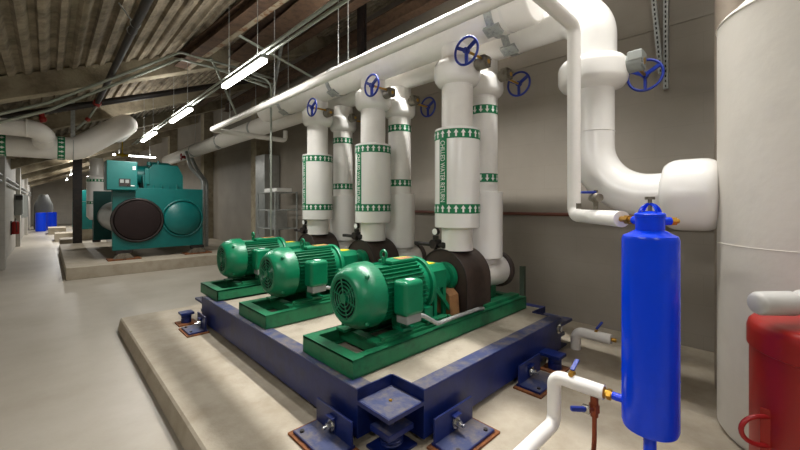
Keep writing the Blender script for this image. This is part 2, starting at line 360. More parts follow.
# ------------------------------------------------------------------ pump sets
PY = (2.15, 3.42, 4.69)
def make_pump(y):
    zb = SZ1+.004                                   # top of the concrete/flange
    r = thing('water_pump', (2.5, y, zb), '', 'pump', 'green pump sets on the blue base')
    zt = zb+.12; y0, y1, x0, x1 = y-.31, y+.31, 1.37, 3.64
    # base frame: channels
    d = MB()
    for yy, sg in ((y0, 1), (y1, -1)):
        d.bb(x0, x1, min(yy,yy+sg*.012), max(yy,yy+sg*.012), zb, zt)
        d.bb(x0, x1, min(yy,yy+sg*.075), max(yy,yy+sg*.075), zt-.014, zt)
        d.bb(x0, x1, min(yy,yy+sg*.06), max(yy,yy+sg*.06), zb, zb+.012)
    for xx, sg in ((x0, 1), (x1, -1)):
        d.bb(min(xx,xx+sg*.012), max(xx,xx+sg*.012), y0, y1, zb, zt)
        d.bb(min(xx,xx+sg*.085), max(xx,xx+sg*.085), y0, y1, zt-.013, zt+.001)
    for xx in (1.72, 2.35, 2.6, 3.15, 3.45): d.bb(xx-.035, xx+.035, y0+.01, y1-.01, zb+.02, zt-.004)
    d.build('base_frame', M_green2, r)
    for sg in (-1, 1):                              # motor rails, stepped
        d = MB()
        d.bb(1.62, 2.5, y+sg*.19-.055, y+sg*.19+.055, zt, zt+.022, .003)
        d.bb(1.7, 2.44, y+sg*.19-.035, y+sg*.19+.035, zt+.018, zt+.04, .003)
        for xx in (1.68, 2.42): d.cyl((xx, y+sg*.235, zt+.02), (xx, y+sg*.235, zt+.05), .013, seg=6)
        d.build('mounting_rail', M_green2, r)
        MB().bb(2.95, 3.6, y+sg*.2-.05, y+sg*.2+.05, zt, zt+.03, .003).build('pump_rail', M_green2, r)
    # gravel dark pit inside is simply the frame's open centre
    az = .925; R = .242
    mo = MB()                                       # motor body with cooling fins
    mo.lathe([(0,1.69),(.19,1.69),(.2,1.72),(.2,2.24),(.19,2.27),(.16,2.3),(0,2.3)], (0,y,az), (1,0,0), 40)
    for k in range(40):
        a = 2*PI*k/40
        if abs(math.sin(a)) > .93 and math.cos(a) > -2 and math.sin(a) > 0: continue
        dr = V((0, math.cos(a), math.sin(a))); tn = V((0, -math.sin(a), math.cos(a)))
        p = V((0,y,az))
        mo.prism([(.18,-.0035),(.226,-.0025),(.226,.0025),(.18,.0035)], p+V((1.76,0,0)), dr, tn, (.42,0,0))
    mo.lathe([(.18,2.23),(.226,2.235),(.231,2.25),(.226,2.275),(.19,2.295),(.15,2.31),(0,2.31)], (0,y,az), (1,0,0), 40)
    for sg in (-1,1):
        for xx in (1.93, 2.2):
            mo.box((xx, y+sg*.16, az-.2), (.1,.1,.1), .008); mo.box((xx, y+sg*.19, zt+.052), (.12,.12,.024), .004)
    motor = mo.build('motor', M_green, r, 30)
    cw = MB()                                       # fan cowl
    cw.lathe([(.145,1.53),(.15,1.515),(.165,1.513),(.18,1.521),(.2,1.542),(.219,1.573),(.234,1.613),(R,1.66),(R,1.735),(R-.006,1.74),(R-.012,1.7)], (0,y,az), (1,0,0), 48)
    cw.mi = 1; cw.lathe([(0,1.6),(.145,1.6),(.146,1.53)], (0,y,az), (1,0,0), 32); cw.mi = 0
    cw.lathe([(0,1.51),(.036,1.51),(.036,1.6)], (0,y,az), (1,0,0), 24)
    for a in (.8, 2.36, 3.93, 5.5):
        p = V((1.6, y+math.cos(a)*(R-.01), az+math.sin(a)*(R-.01))); cw.sphere(p, .018, seg=8, rings=6)
    cw.build('fan_cowl', [M_green, M_dark], motor)
    g = MB()
    for rr in (.062, .09, .118, .143): g.torus((1.519,y,az), (1,0,0), rr, .0048, 40, 6)
    for k in range(6):
        a = 2*PI*k/6+.26; g.cyl((1.521,y+.035*math.cos(a),az+.035*math.sin(a)), (1.521,y+.15*math.cos(a),az+.15*math.sin(a)), .005, seg=6)
    g.build('fan_grille', M_green, motor)
    e = MB(); e.torus((1.9,y,az+.277), (1,0,0), .032, .011, 20, 8); e.cyl((1.9,y,az+.21),(1.9,y,az+.25), .018, seg=12)
    e.build('lifting_eye', M_green, motor)
    e = MB(); e.box((2.06,y,az+.216), (.3,.16,.03), .01); e.build('top_pad', M_green, motor)
    e = MB(); e.box((2.1,y-.02,az+.2325), (.16,.09,.004), .001); e.mi = 1; e.box((2.1,y+.02,az+.2327), (.15,.014,.004)); e.build('nameplate', [M_wood, M_yellow], motor)
    # terminal box on the near side
    tb = MB(); tb.box((1.89,y-.285,.925), (.2,.145,.255), .035, seg=4); tb.bb(1.84,1.94,y-.24,y-.17,.86,1.0)
    tbo = tb.build('terminal_box', M_green, r, 50)
    MB().bb(1.815, 1.965, y-.345, y-.235, .745, .812, .006).build('box_bottom', M_greybox, tbo)
    MB().tube(fil([(1.95,y-.3,.77),(2.02,y-.305,.765),(2.2,y-.3,zt+.04),(2.45,y-.27,zt+.03),(2.8,y-.27,zt+.03),(2.9,y-.26,zt+.012)], .12), .017, 10).build('conduit', M_galv, tbo)
    MB().box((1.89,y-.3,1.0535), (.06,.05,.004)).build('sticker', M_whitelab, tbo)
    # coupling guard / bracket
    cg = MB()
    hx = [(-.13,.1),(-.09,.15),(.09,.15),(.13,.1),(.13,-.05),(-.13,-.05)]
    cg.prism(hx, (2.26,y,az), (0,1,0), (0,0,1), (.26,0,0))
    cg.lathe([(0,2.48),(.105,2.48),(.1,2.52),(.098,2.62),(.132,2.63),(.137,2.65),(.132,2.685),(0,2.685)], (0,y,az), (1,0,0), 28)
    for sg in (-1,1):
        cg.bb(2.36,2.4,y+sg*.115-.012,y+sg*.115+.012,zt,az)
        cg.bar((2.38,y+sg*.13,.88),(2.58,y+sg*.15,zt+.01),.025,.03)
        cg.bb(2.3,2.42,y+sg*.13-.015,y+sg*.13+.015,az-.08,az-.05)
        cg.bb(2.48,2.52,y+sg*.115-.012,y+sg*.115+.012,zt,az-.02)
    cgo = cg.build('coupling_guard', M_green, r)
    MB().box((2.4,y,az+.152), (.13,.1,.004)).build('warning_sticker', M_yellow, cgo)
    w = MB(); w.prism([(-.13,0),(.11,0),(.1,.17),(.05,.215),(-.06,.215),(-.115,.17)], (2.53,y-.04,zt+.002), (0,1,0), (0,0,1), (.13,0,0))
    w.build('shaft_cover', M_wood, r)
    # volute, insulated
    vy = y+.06; vw = .285; vt = .885
    arch = [(-vw, zb-vt+.055), (-vw, 0)] + [(-vw*math.cos(a), vw*math.sin(a)) for a in [PI*k/16 for k in range(1,16)]] + [(vw,0),(vw, zb-vt+.055)]
    vo = MB(); vo.prism(arch, (2.7,vy,vt), (0,1,0), (0,0,1), (.38,0,0))
    volute = vo.build('volute', M_brown, r, 30)
    for q in (2.698, 3.082): MB().tube([(q,vy+p[0]*.985,vt+p[1]*.985) for p in arch], .007, 6).build('seam', M_black, volute)
    # suction diffuser
    sd = MB(); sd.lathe([(0,3.085),(.15,3.085),(.155,3.4),(.165,3.48),(.165,3.56),(0,3.56)], (0,y,.885), (1,0,0), 32)
    sdo = sd.build('suction_diffuser', M_white2, r)
    MB().lathe([(0,3.56),(.185,3.56),(.195,3.57),(.195,3.61),(.185,3.62),(0,3.62)], (0,y,.885), (1,0,0), 36).build('end_cover', M_brown, sdo)
    MB().bb(3.3,3.45,y-.06,y+.06,zt,.74).build('support_foot', M_green2, sdo)
    # drain valve + gauge on the volute
    gx, gy = 2.73, y+.17
    ga = MB(); ga.cyl((gx,gy,1.1),(gx,gy,1.25),.018); ga.cyl((gx-.05,gy,1.21),(gx+.05,gy,1.21),.045,seg=14); ga.cyl((gx,gy+.22,1.2),(gx,gy-.16,1.2),.02); ga.box((gx,gy+.24,1.2),(.05,.06,.035),.006); ga.cyl((gx,gy,1.25),(gx,gy,1.29),.03,seg=14); ga.box((gx,gy-.12,1.205),(.06,.06,.06),.01)
    gao = ga.build('gauge_valve', M_black, r)
    q = MB(); q.cyl((gx+.02,gy,1.33),(gx-.015,gy,1.33),.036,seg=24); q.mi = 1; q.cyl((gx-.015,gy,1.33),(gx-.018,gy,1.33),.031,seg=24)
    q.build('gauge', [M_black, M_whitelab], gao)
    return r
pump = make_pump(PY[0])
pump['label'] = 'green motor pump nearest the camera, right end of the three'
dup(pump, (2.5, PY[1], pump.location.z), 'middle green motor pump of the three on the blue base')
dup(pump, (2.5, PY[2], pump.location.z), 'farthest green motor pump of the three, at the left of the base')

# ------------------------------------------------------------------ risers
def band(mb, x, y, R, z0, z1, up, n):
    mb.mi = 0; mb.lathe([(R+.002,z0),(R+.0025,z0+.001),(R+.0025,z1-.001),(R+.002,z1)], (x,y,0), (0,0,1), 40)
    mb.mi = 1; h = z1-z0; w = 2*PI*R/n
    def P(s_, z): a = s_/R; return V((x-(R+.006)*math.cos(a), y-(R+.006)*math.sin(a), z))
    for k in range(n):
        s0 = w*k
        sg = 1 if up else -1; zc = (z0+z1)/2
        for q in ([(-.13*w,-.36*h),(.13*w,-.36*h),(.13*w,.05*h),(-.13*w,.05*h)], [(-.34*w,.03*h),(.34*w,.03*h),(0,.4*h)]):
            mb.raw([P(s0+a, zc+sg*bq) for a, bq in q], [list(range(len(q)))])
    mb.mi = 0
def jacket(x, y, z0, z1, R=.232):
    m = MB(); c = .05; pr = [(.15,z0-.02),(R-.07,z0),(R-.03,z0+.015),(R-.008,z0+.045),(R,z0+.075),(R,z1-.075),(R-.008,z1-.045),(R-.03,z1-.015),(R-.07,z1),(.15,z1+.02)]
    return m.lathe(pr, (x,y,0), (0,0,1), 44)
FX, BX, HZ = 2.85, 3.3, 3.27
def make_front(y):
    r = thing('return_riser', (FX, y, 1.16), '', 'pipe', 'chilled water return risers')
    m = MB(); m.lathe([(0,1.16),(.152,1.16),(.15,1.2),(.15,3.11),(0,3.11)], (FX,y,0), (0,0,1), 36); m.build('pipe', M_white2, r)
    R = .216
    m = MB(); m.lathe([(.15,1.377),(R-.006,1.377),(R,1.383),(R,2.309),(R-.006,2.315),(.15,2.315)], (FX,y,0), (0,0,1), 48); sl = m.build('sleeve', M_white, r)
    m = MB(); band(m, FX, y, R, 2.205, 2.292, True, 21); m.build('upper_arrow_band', [M_greenlab, M_whitelab], sl)
    m = MB(); band(m, FX, y, R, 1.512, 1.599, True, 21); m.build('lower_arrow_band', [M_greenlab, M_whitelab], sl)
    m = MB()
    zt, zb_, hw = 2.206, 1.599, .042
    def P(s_, z, off): a = s_/R; return V((FX-(R+off)*math.cos(a), y-(R+off)*math.sin(a), z))
    nn = 8; vs = []; fs = []
    for i in range(nn+1):
        q = -hw+2*hw*i/nn; vs += [P(q,zb_,.0022), P(q,zt,.0022)]
    for i in range(nn): fs.append([2*i,2*i+1,2*i+3,2*i+2])
    m.raw(vs, fs); m.mi = 1
    tv, tf = textmesh('CHILLED WATER RETURN', .074)
    xs = [p.x for p in tv]; sc = (zt-zb_-.04)/(max(xs)-min(xs)); x0 = min(xs)
    m.raw([P((p.y-.026)*.98, zt-.02-(p.x-x0)*sc, .006) for p in tv], tf)
    m.build('label_strip', [M_greenlab, M_whitelab], sl)
    jacket(FX, y, 2.735, 2.985, .22).build('valve_jacket', M_white, r)
    return r
fr = make_front(PY[0]); fr['label'] = 'white return riser above the nearest pump, widest sleeve with lettering'
dup(fr, (FX, PY[1], 1.16), 'white lettered return riser above the middle pump')
dup(fr, (FX, PY[2], 1.16), 'white lettered return riser above the farthest pump')
def make_back(y):
    r = thing('supply_riser', (BX, y, 1.0), '', 'pipe', 'chilled water supply risers')
    m = MB(); m.lathe([(0,.99),(.14,.99),(.148,1.04),(.148,3.1),(0,3.1)], (BX,y,0), (0,0,1), 36); p = m.build('pipe', M_white2, r)
    R = .2
    m = MB(); m.lathe([(.14,1.045),(R-.006,1.045),(R,1.05),(R,1.722),(R-.006,1.727),(.14,1.727)], (BX,y,0), (0,0,1), 44); m.build('sleeve', M_white, r)
    for z in (2.525, 1.825):
        m = MB(); band(m, BX, y, .148, z, z+.087, False, 15); m.build('arrow_band', [M_greenlab, M_whitelab], p)
    jacket(BX, y, 2.71, 2.95, .207).build('valve_jacket', M_white, r)
    return r
bk = make_back(PY[0]); bk['label'] = 'narrow white supply riser with down arrows behind the nearest return riser'
dup(bk, (BX, PY[1], 1.0), 'narrow white supply riser with down arrows behind the middle return riser')
dup(bk, (BX, PY[2], 1.0), 'narrow white supply riser with down arrows behind the farthest return riser')

# gear operators with blue hand wheels
def operator(x, y, z, sx, wx, R, label, big=1., gm=None):
    """x,y,z centre of the gearbox, stem towards sx*X to the wheel at x+wx"""
    r = thing('valve_operator', (x, y, z-.06), label, 'valve', 'valve operators with blue hand wheels')
    g = MB(); g.cyl((x,y+.14,z),(x,y+.05,z),.04*big,seg=18); g.cyl((x,y+.06,z),(x,y-.05,z),.055*big,seg=22)
    g.box((x-.005*sx,y-.01,z+.03*big),(.11*big,.08*big,.06*big),.012); g.cyl((x,y-.05,z),(x,y-.06,z),.04*big,seg=18)
    for k in range(4):
        a = k*PI/2+.6; g.cyl((x+.045*math.cos(a)*big,y-.05,z+.045*math.sin(a)*big),(x+.045*math.cos(a)*big,y-.062,z+.045*math.sin(a)*big),.009,seg=6)
    g.build('gearbox', gm or M_gear, r)
    d = MB(); d.cyl((x,y-.06,z),(x,y-.064,z),.02*big,seg=14); d.build('position_cap', M_brass, r)
    zc = z+(.03 if sx < 0 else -.03)*big
    MB().cyl((x,y-.01,zc),(x+wx,y-.01,zc),.012,seg=12).build('stem', M_brass, r)
    w = MB(); c = V((x+wx,y-.01,zc))
    w.torus(c, (1,0,0), R, .011, 40, 10); w.cyl(c-V((.02,0,0)), c+V((.02,0,0)), .026, seg=16)
    for k in range(3):
        a = 2*PI*k/3+.5; w.bar(c, c+V((0,math.cos(a)*R,math.sin(a)*R)), .02, .03, .003)
    w.build('hand_wheel', M_wheel, r)
for y, nm in zip(PY, ('nearest','middle','farthest')):
    operator(FX, y-.29, 2.885, -1, -.27, .117, 'blue hand wheel valve facing the room on the %s return riser' % nm)
for y, nm in zip(PY, ('nearest','middle','farthest')):
    operator(BX, y-.26, 2.89, 1, .25, .122, 'blue hand wheel valve on the wall side of the %s supply riser' % nm)
operator(BX+.02, .77, 2.71, 1, .25, .125, 'blue hand wheel valve with grey gearbox on the big drop pipe at right', 1.3, M_greybox)

# ------------------------------------------------------------------ headers
r = thing('return_header', (FX, 4, HZ-.25), 'large white capped header pipe over the front row of risers', 'pipe')
m = MB(); m.lathe([(0,1.36),(.165,1.36),(.178,1.366),(.186,1.378),(.188,1.4),(.188,6.4),(.15,6.5),(0,6.52)], (FX,0,HZ), (0,1,0), 48); m.build('pipe', M_white2, r)
m = MB(); m.lathe([(.1885,1.58),(.1905,1.582),(.1905,1.6),(.1885,1.602)], (FX,0,HZ), (0,1,0), 48); m.build('seam', M_white, r)
r = thing('supply_header', (BX, 4, 1.3), 'white main pipe behind the first header, dropping through big elbows to the white tank', 'pipe')
HR = .186; HZ2 = 3.265
m = MB(); m.tube([(BX,16.3,HZ2)] + [(BX,y,HZ2) for y in (12,8,4,1.75)] , HR, 40)
m.build('pipe', M_white2, r)
m = MB(); m.tube(fil([(BX,1.75,HZ2),(BX,1.08,HZ2),(BX,1.08,2.7)], .42, 16), .182, 40)
m.lathe([(HR,0),(.182,.1)], (BX,1.75,HZ2), (0,-1,0), 40); m.build('upper_elbow', M_white, r)
MB().tube(fil([(BX,1.08,2.7),(BX,1.08,1.665),(BX,.2,1.665)], .42, 16), .165, 40).build('lower_elbow', M_white, r)
jacket(BX, 1.08, 2.56, 2.81, .264).build('valve_jacket', M_white, r)
m = MB(); R = .256
m.lathe([(.15,-.01),(.185,0),(.222,.012),(.24,.035),(.252,.065),(R,.1),(R,.22),(.252,.255),(.24,.285),(.222,.308),(.19,.32),(.15,.325)], (BX,.58,1.665), (0,-1,0), 44).build('valve_jacket', M_white, r)
MB().cyl((BX,.5,1.665),(BX,.1,1.665),.16,seg=36).build('tank_nozzle', M_white2, r)
m = MB(); m.torus((BX,1.08,2.2),(0,0,1),.166,.003,40,6)
m.build('seam', M_white2, r)

def clamp(x, y, z, R, label):
    r = thing('pipe_clamp', (x, y, z-R-.02), label, 'pipe clamp', 'galvanised clamps on the header pipes')
    MB().lathe([(R+.001,-.036),(R+.007,-.036),(R+.007,.036),(R+.001,.036),(R+.001,-.036)], (x,y,z), (0,1,0), 44).build('strap', M_galv, r)
    d = MB(); a = math.radians(243); p = V((x+R*math.cos(a), y, z+R*math.sin(a))); dr = V((math.cos(a),0,math.sin(a)))
    d.prism([(-.012,-.075),(.016,-.075),(.016,.075),(-.012,.075)], p+dr*.004-V((-dr.z,0,dr.x))*.05, dr, (0,1,0), V((-dr.z,0,dr.x))*.1)
    d.build('saddle', M_galv, r)
    MB().cyl((x,y,z+R),(x,y,roofz(x)),.006,seg=8).build('hanger_rod', M_galv, r)
clamp(FX, 1.7, HZ, .189, 'galvanised clamp on the front header near its capped end')
clamp(FX, 4.16, HZ, .189, 'galvanised clamp on the front header between the middle and farthest risers')
clamp(FX, 5.6, HZ, .189, 'galvanised clamp on the front header beyond the farthest riser')
clamp(BX, 1.8, HZ2, .187, 'galvanised clamp on the rear header beside the big elbow')
for k, y in enumerate((8.0, 10.2, 12.6)):
    clamp(BX, y, HZ2, .187, 'galvanised clamp on the long rear header, %s past the shelving' % ('first','second','third')[k])
c = MB(); c.torus((BX-.25,13.2,3.1),(1,0,0),.1,.016,20,8); c.cyl((BX-.24,13.2,3.1),(BX-.1,13.2,3.1),.05,seg=12); c.bar((BX-.25,13.1,3.1),(BX-.25,13.3,3.1),.02,.02); c.bar((BX-.25,13.2,3.0),(BX-.25,13.2,3.2),.02,.02)
tag(c.build('gate_valve', M_dred), 'small red valve wheel on the far end of the rear header', 'valve')

# small insulated line from the far end to the feeder tank
TX, TY = 2.14, .435
dv = V((.73,.68,0)).normalized(); tin = V((TX,TY,1.515))
r = thing('feed_line', (2.8, 1.05, 1.4), 'thin white insulated line along the headers dropping to the top of the blue tank', 'pipe')
MB().tube(fil([(3.5,7.0,3.1),(3.5,7.0,2.9),(2.1,7.0,2.925),(2.1,1.05,2.93),(2.82,1.05,2.93),(2.82,1.05,1.515),tin+dv*.25], .07, 6), .046, 18).build('insulation', M_white2, r)
m = MB(); m.cyl(tin+dv*.25, tin+dv*.12, .017); m.cyl(tin+dv*.2, tin+dv*.165, .026, seg=6); m.build('brass_fitting', M_brass, r)
p = V((2.8,1.05,1.515))+(tin-V((2.8,1.05,1.515))).normalized()*.35
m = MB(); m.cyl(p+V((0,0,.05)), p+V((0,0,.1)), .016, seg=10); m.sphere(p+V((0,0,.125)), .035, seg=14); m.cyl(p+V((0,.0,.125))-dv*.05, p+V((0,0,.125))+dv*.05, .025); m.cyl(p+V((0,0,.15)), p+V((0,0,.175)), .012)
vo = m.build('ball_valve', M_gear, r)
m = MB(); m.bar(p+V((0,0,.16)), p+V((0,0,.16))+V((-.055,.07,0)), .03, .016, .004); m.build('handle', M_wheel, vo)
p2 = V((2.8,1.05,1.515))+(tin-V((2.8,1.05,1.515))).normalized()*.1
MB().cyl(p2+V((0,0,.05)), p2+V((0,0,.09)), .018, seg=12).build('air_vent', M_gear, r)
for k, y in enumerate((6.1, 4.5, 2.9)):
    tag(MB().cyl((2.1,y,2.98),(2.1,y,roofz(2.1)),.006,seg=8).build('hanger_rod', M_galv), 'thin hanger rod holding the small white line, %s from the far end' % ('first','second','third')[k], 'hanger rod', 'hanger rods on the small white line')

# wall struts and pipe on the right wall
def strut(p0, p1, label):
    p0, p1 = V(p0), V(p1); m = MB(); m.bar(p0, p1, .042, .042); m.mi = 1
    n = int((p1-p0).length/.05); d, u, w = frame(p1-p0)
    for k in range(n):
        q = p0+(p1-p0)*((k+.5)/n); m.bar(q-d*.014+V((-.0215,0,0)), q+d*.014+V((-.0215,0,0)), .014, .002)
    tag(m.build('strut_channel', [M_galv, M_dark]), label, 'strut channel', 'strut channels on the right wall')
strut((4.628,.80,2.8), (4.628,.80,4.6), 'upright perforated strut channel on the wall behind the right hand wheel')
strut((4.56,.83,2.95), (4.56,.96,4.6), 'tilted perforated strut channel on the wall beside the upright one')
strut((4.6,3.02,2.6), (4.6,3.3,4.2), 'slanted strut channel on the wall behind the middle supply riser')
c = MB(); c.cyl((4.58,.4,1.47),(4.58,5.9,1.47),.022); tag(c.build('wall_pipe', mat('brown_pipe', s(104,58,44), .5)), 'thin rust-brown pipe running along the right wall', 'pipe')
tag(MB().bb(3.93,3.98,2.02,2.07,PZ,.88).build('post', mat('post_green', s(60,74,58), .6)), 'short dark green post standing behind the nearest pump', 'post')

# ------------------------------------------------------------------ white tank
r = thing('storage_tank', (3.27,-.24,PZ), 'huge white jacketed cylindrical tank at the right edge', 'tank')
R = .52; m = MB()
m.lathe([(0,PZ),(R-.02,PZ),(R,PZ+.03),(R,2.74),(R-.01,2.77),(R-.05,2.80),(R*.75,2.88),(R*.4,2.94),(0,2.96)], (3.27,-.24,0), (0,0,1), 72); m.build('shell', M_tank, r)
MB().torus((3.27,-.24,2.745),(0,0,1),R+.001,.006,72,6).build('seam', M_tank, r)
MB().torus((3.27,-.24,1.35),(0,0,1),R,.003,72,6).build('seam', M_tank, r)
tag(MB().cyl((3.78,.25,PZ),(3.78,.25,5.0),.09,seg=24).build('vent_pipe', mat('taupe', s(150,138,124), .6)), 'taupe upright pipe showing above and behind the white tank', 'pipe')

# ------------------------------------------------------------------ blue feeder tank
r = thing('feeder_tank', (TX,TY,PZ), 'glossy blue cylindrical feeder tank on a single leg', 'tank')
m = MB(); R = .121
m.lathe([(0,.485),(R-.03,.487),(R-.006,.495),(R,.515),(R,.75),(R+.001,.752),(R+.001,.758),(R,.76),(R,1.425),(R-.006,1.443),(R-.03,1.455),(.066,1.47),(0,1.47)], (TX,TY,0), (0,0,1), 56).build('shell', M_blue, r)
m = MB(); m.lathe([(.058,1.465),(.062,1.475),(.062,1.535),(.067,1.537),(.067,1.55),(.06,1.556),(.03,1.565),(0,1.567)], (TX,TY,0), (0,0,1), 36); hd = m.build('filling_head', M_blue, r)
m = MB()
for ang in (A, A+PI/2):
    u = V((math.cos(ang),math.sin(ang),0)); m.tube([V((TX,TY,1.545))+u*(.052*math.cos(t))+V((0,0,.055*math.sin(t))) for t in [PI*k/14 for k in range(15)]], .007, 8)
m.build('closing_yoke', M_blue, hd)
m = MB(); m.cyl((TX,TY,1.565),(TX,TY,1.625),.009,seg=10); m.cyl((TX,TY,1.622),(TX,TY,1.636),.022,seg=8); m.build('closing_screw', M_gear, hd)
m = MB(); 
rt = V((.719,-.695,0)); m.cyl(tin+rt*.06, tin+rt*.1, .02); m.build('side_port', M_blue, hd)
m = MB(); m.cyl(tin+rt*.1, tin+rt*.125, .022, seg=6); m.cyl(tin+rt*.125, tin+rt*.14, .012); m.build('port_plug', M_brass, hd)
m = MB(); m.cyl(tin+dv*.055, tin+dv*.13, .022); m.build('inlet_port', M_blue, hd)
m = MB(); m.cyl((TX,TY,PZ),(TX,TY,.49),.028,seg=20); m.cyl((TX,TY,PZ),(TX,TY,PZ+.012),.08,seg=24); m.build('leg', M_blue, r)
m = MB(); m.cyl((TX-.02,TY+.1,.6),(TX-.02,TY+.16,.6),.02); m.build('outlet_port', M_blue, r)

# lower return line from the feeder
LX = TX-.02
r = thing('outlet_line', (LX,.9,PZ), 'white insulated elbowed pipe at the foot of the blue tank', 'pipe')
MB().tube(fil([(LX,TY+.2,.6),(LX,.9,.6),(LX,.9,.33),(1.2,.9,.33)], .05, 8), .038, 24).build('insulation', M_white2, r)
m = MB(); m.cyl((LX,TY+.155,.6),(LX,TY+.2,.6),.018); m.cyl((LX,TY+.165,.6),(LX,TY+.185,.6),.028,seg=6); m.lathe([(0,0),(.03,0),(.03,.003),(0,.003)],(LX,TY+.2,.6),(0,-1,0)); m.build('brass_fitting', M_brass, r)
def ballvalve(x, y, z, parent, dirv):
    m = MB(); m.cyl((x,y,z+.03),(x,y,z+.062),.013,seg=10); m.cyl((x-.02,y,z+.045),(x+.02,y,z+.045),.014,seg=10); v = m.build('valve_stem', M_brass, parent)
    m = MB(); p = V((x,y,z+.064)); m.bar(p, p+V(dirv), .024, .012, .004); m.build('handle', M_wheel, v)
ballvalve(LX, .8, .6, r, (.085,.0,.035))
r2 = thing('drain_line', (LX,.68,PZ), 'thin copper drain pipe with blue-handled valve beneath the white pipe', 'pipe')
MB().tube(fil([(LX,.683,.562),(LX,.683,.33),(LX-.2,.63,.27),(1.6,.63,PZ+.02)], .03), .012, 12).build('pipe', M_copper, r2)
m = MB(); m.cyl((LX,.683,.562),(LX,.683,.455),.02,seg=12); m.cyl((LX,.683,.52),(LX,.683,.48),.027,seg=6); m.cyl((LX-.035,.7,.5),(LX,.683,.5),.018,seg=12); v = m.build('ball_valve', M_copper, r2)
m = MB(); m.box((LX-.045,.71,.5),(.03,.04,.04),.005); m.build('valve_nut', M_chrome, v)
m = MB(); m.bar((LX-.06,.71,.505),(LX-.12,.76,.512),.02,.024,.004); m.build('handle', M_wheel, v)

r = thing('outlet_line', (3.75,1.42,PZ), 'short white insulated pipe elbow rising beside the right end of the base', 'pipe')
MB().tube(fil([(3.78,1.39,PZ),(3.78,1.39,.335),(3.78,1.07,.335)], .07, 8), .047, 24).build('insulation', M_white2, r)
m = MB(); m.cyl((3.78,1.07,.335),(3.78,1.03,.335),.018); m.build('brass_fitting', M_brass, r)
ballvalve(3.78, 1.2, .335, r, (.07,-.03,.06))

# ------------------------------------------------------------------ red drum at the right edge
RX, RY, RR = 2.33, -.215, .312
r = thing('red_tank', (RX,RY,PZ), 'red steel tank with a ring handle at the lower right corner', 'tank')
m = MB(); m.lathe([(0,PZ),(RR-.03,PZ),(RR-.008,PZ+.02),(RR-.008,.97),(RR,.976),(RR,.99),(RR,1.05),(RR-.006,1.075),(RR-.02,1.09),(RR-.05,1.097),(0,1.1)], (RX,RY,0), (0,0,1), 56); m.build('shell', M_red, r)
hp = V((RX,RY,0))+V((-.62,.785,0))*(RR-.012)
hp.z = .66
m = MB(); hu = V((-.62,.785,0))
m.tube([hp-hu*.03+V((0,0,.06))]+[hp+hu*(.03+.075*math.cos(q))+V((0,0,.06*math.sin(q))) for q in [PI/2-PI*k/12 for k in range(13)]]+[hp-hu*.03-V((0,0,.06))], .0095, 10)
m.build('ring_handle', M_dred, r)
m = MB(); m.bar(hp+V((0,0,.09))+hu*.004, hp-V((0,0,.3))+hu*.004, .05, .014, .003); m.build('handle_bracket', M_red, r)
m = MB(); m.lathe([(0,1.09),(.07,1.09),(.07,1.15),(.05,1.17),(0,1.17)], (RX,RY,0)); nk = m.build('neck', M_greybox, r)
m = MB(); a = V((.719,-.695,0)); o = V((2.095,.063,1.19))
m.lathe([(0,0),(.03,.0),(.042,.008),(.048,.02),(.05,.15),(.04,.16),(.036,.165),(.036,.18),(.045,.185),(.055,.2),(.055,.36),(.04,.38),(0,.38)], o, a, 28)
m.build('valve_body', mat('pale_grey', s(178,176,172), .4), nk)

# ------------------------------------------------------------------ chiller
CY = 11.0
r = thing('chiller', (2.08, 12.9, .26), 'large teal water chiller with two round water boxes', 'chiller')
m = MB(); m.bb(1.1,3.07,CY,CY+.1,.48,2.0,.01); m.build('tube_sheet', M_teal, r)
m = MB(); m.bb(1.0,2.9,14.6,14.7,.48,2.0,.01); m.build('tube_sheet', M_teal, r)
m = MB(); m.lathe([(0,-.1),(.4,-.095),(.47,-.08),(.49,-.04),(.49,0)], (1.6,CY,1.2), (0,1,0), 48); wb = m.build('water_box', M_darkrub, r)
m = MB(); m.torus((1.6,CY-.03,1.2),(0,1,0),.515,.035,56,10); m.build('flange', M_black, wb)
m = MB(); m.lathe([(0,-.14),(.2,-.13),(.33,-.1),(.42,-.05),(.44,0)], (2.58,CY,1.22), (0,1,0), 48); wb = m.build('water_box', M_teal, r)
m = MB(); m.torus((2.58,CY-.015,1.22),(0,1,0),.475,.022,56,8); m.build('flange', M_teal, wb)
m = MB(); m.lathe([(0,CY+.1),(.46,CY+.1),(.46,14.6),(0,14.6)], (1.55,0,1.22), (0,1,0), 40); m.build('evaporator_shell', M_alum, r)
m = MB(); m.lathe([(0,CY+.1),(.42,CY+.1),(.42,14.6),(0,14.6)], (2.56,0,1.22), (0,1,0), 40); m.build('condenser_shell', M_teal, r)
m = MB(); m.bb(.97,1.56,10.75,11.35,1.93,2.62,.02); cp = m.build('control_panel', M_teal, r)
m = MB(); m.bb(1.2,1.42,10.738,10.75,2.02,2.2); m.mi = 1; m.bb(1.22,1.29,10.732,10.74,2.1,2.18); m.bb(1.32,1.39,10.732,10.74,2.1,2.18); m.mi = 2; m.bb(1.46,1.52,10.738,10.75,2.42,2.5); m.bb(1.38,1.5,10.738,10.75,2.03,2.05); m.build('display', [M_black, M_greybox, M_whitelab], cp)
m = MB(); m.bb(1.1,1.4,10.95,11.2,1.9,1.95); m.bb(1.2,1.3,11.0,11.1,2.0,2.1); m.build('panel_bracket', M_teal, r)
m = MB(); m.lathe([(0,1.6),(.2,1.6),(.24,1.64),(.24,1.9),(.3,1.95),(.36,2.0),(.36,2.35),(.3,2.45),(.2,2.5),(0,2.5)], (0,11.6,2.36), (1,0,0), 36); m.build('compressor_motor', M_teal, r)
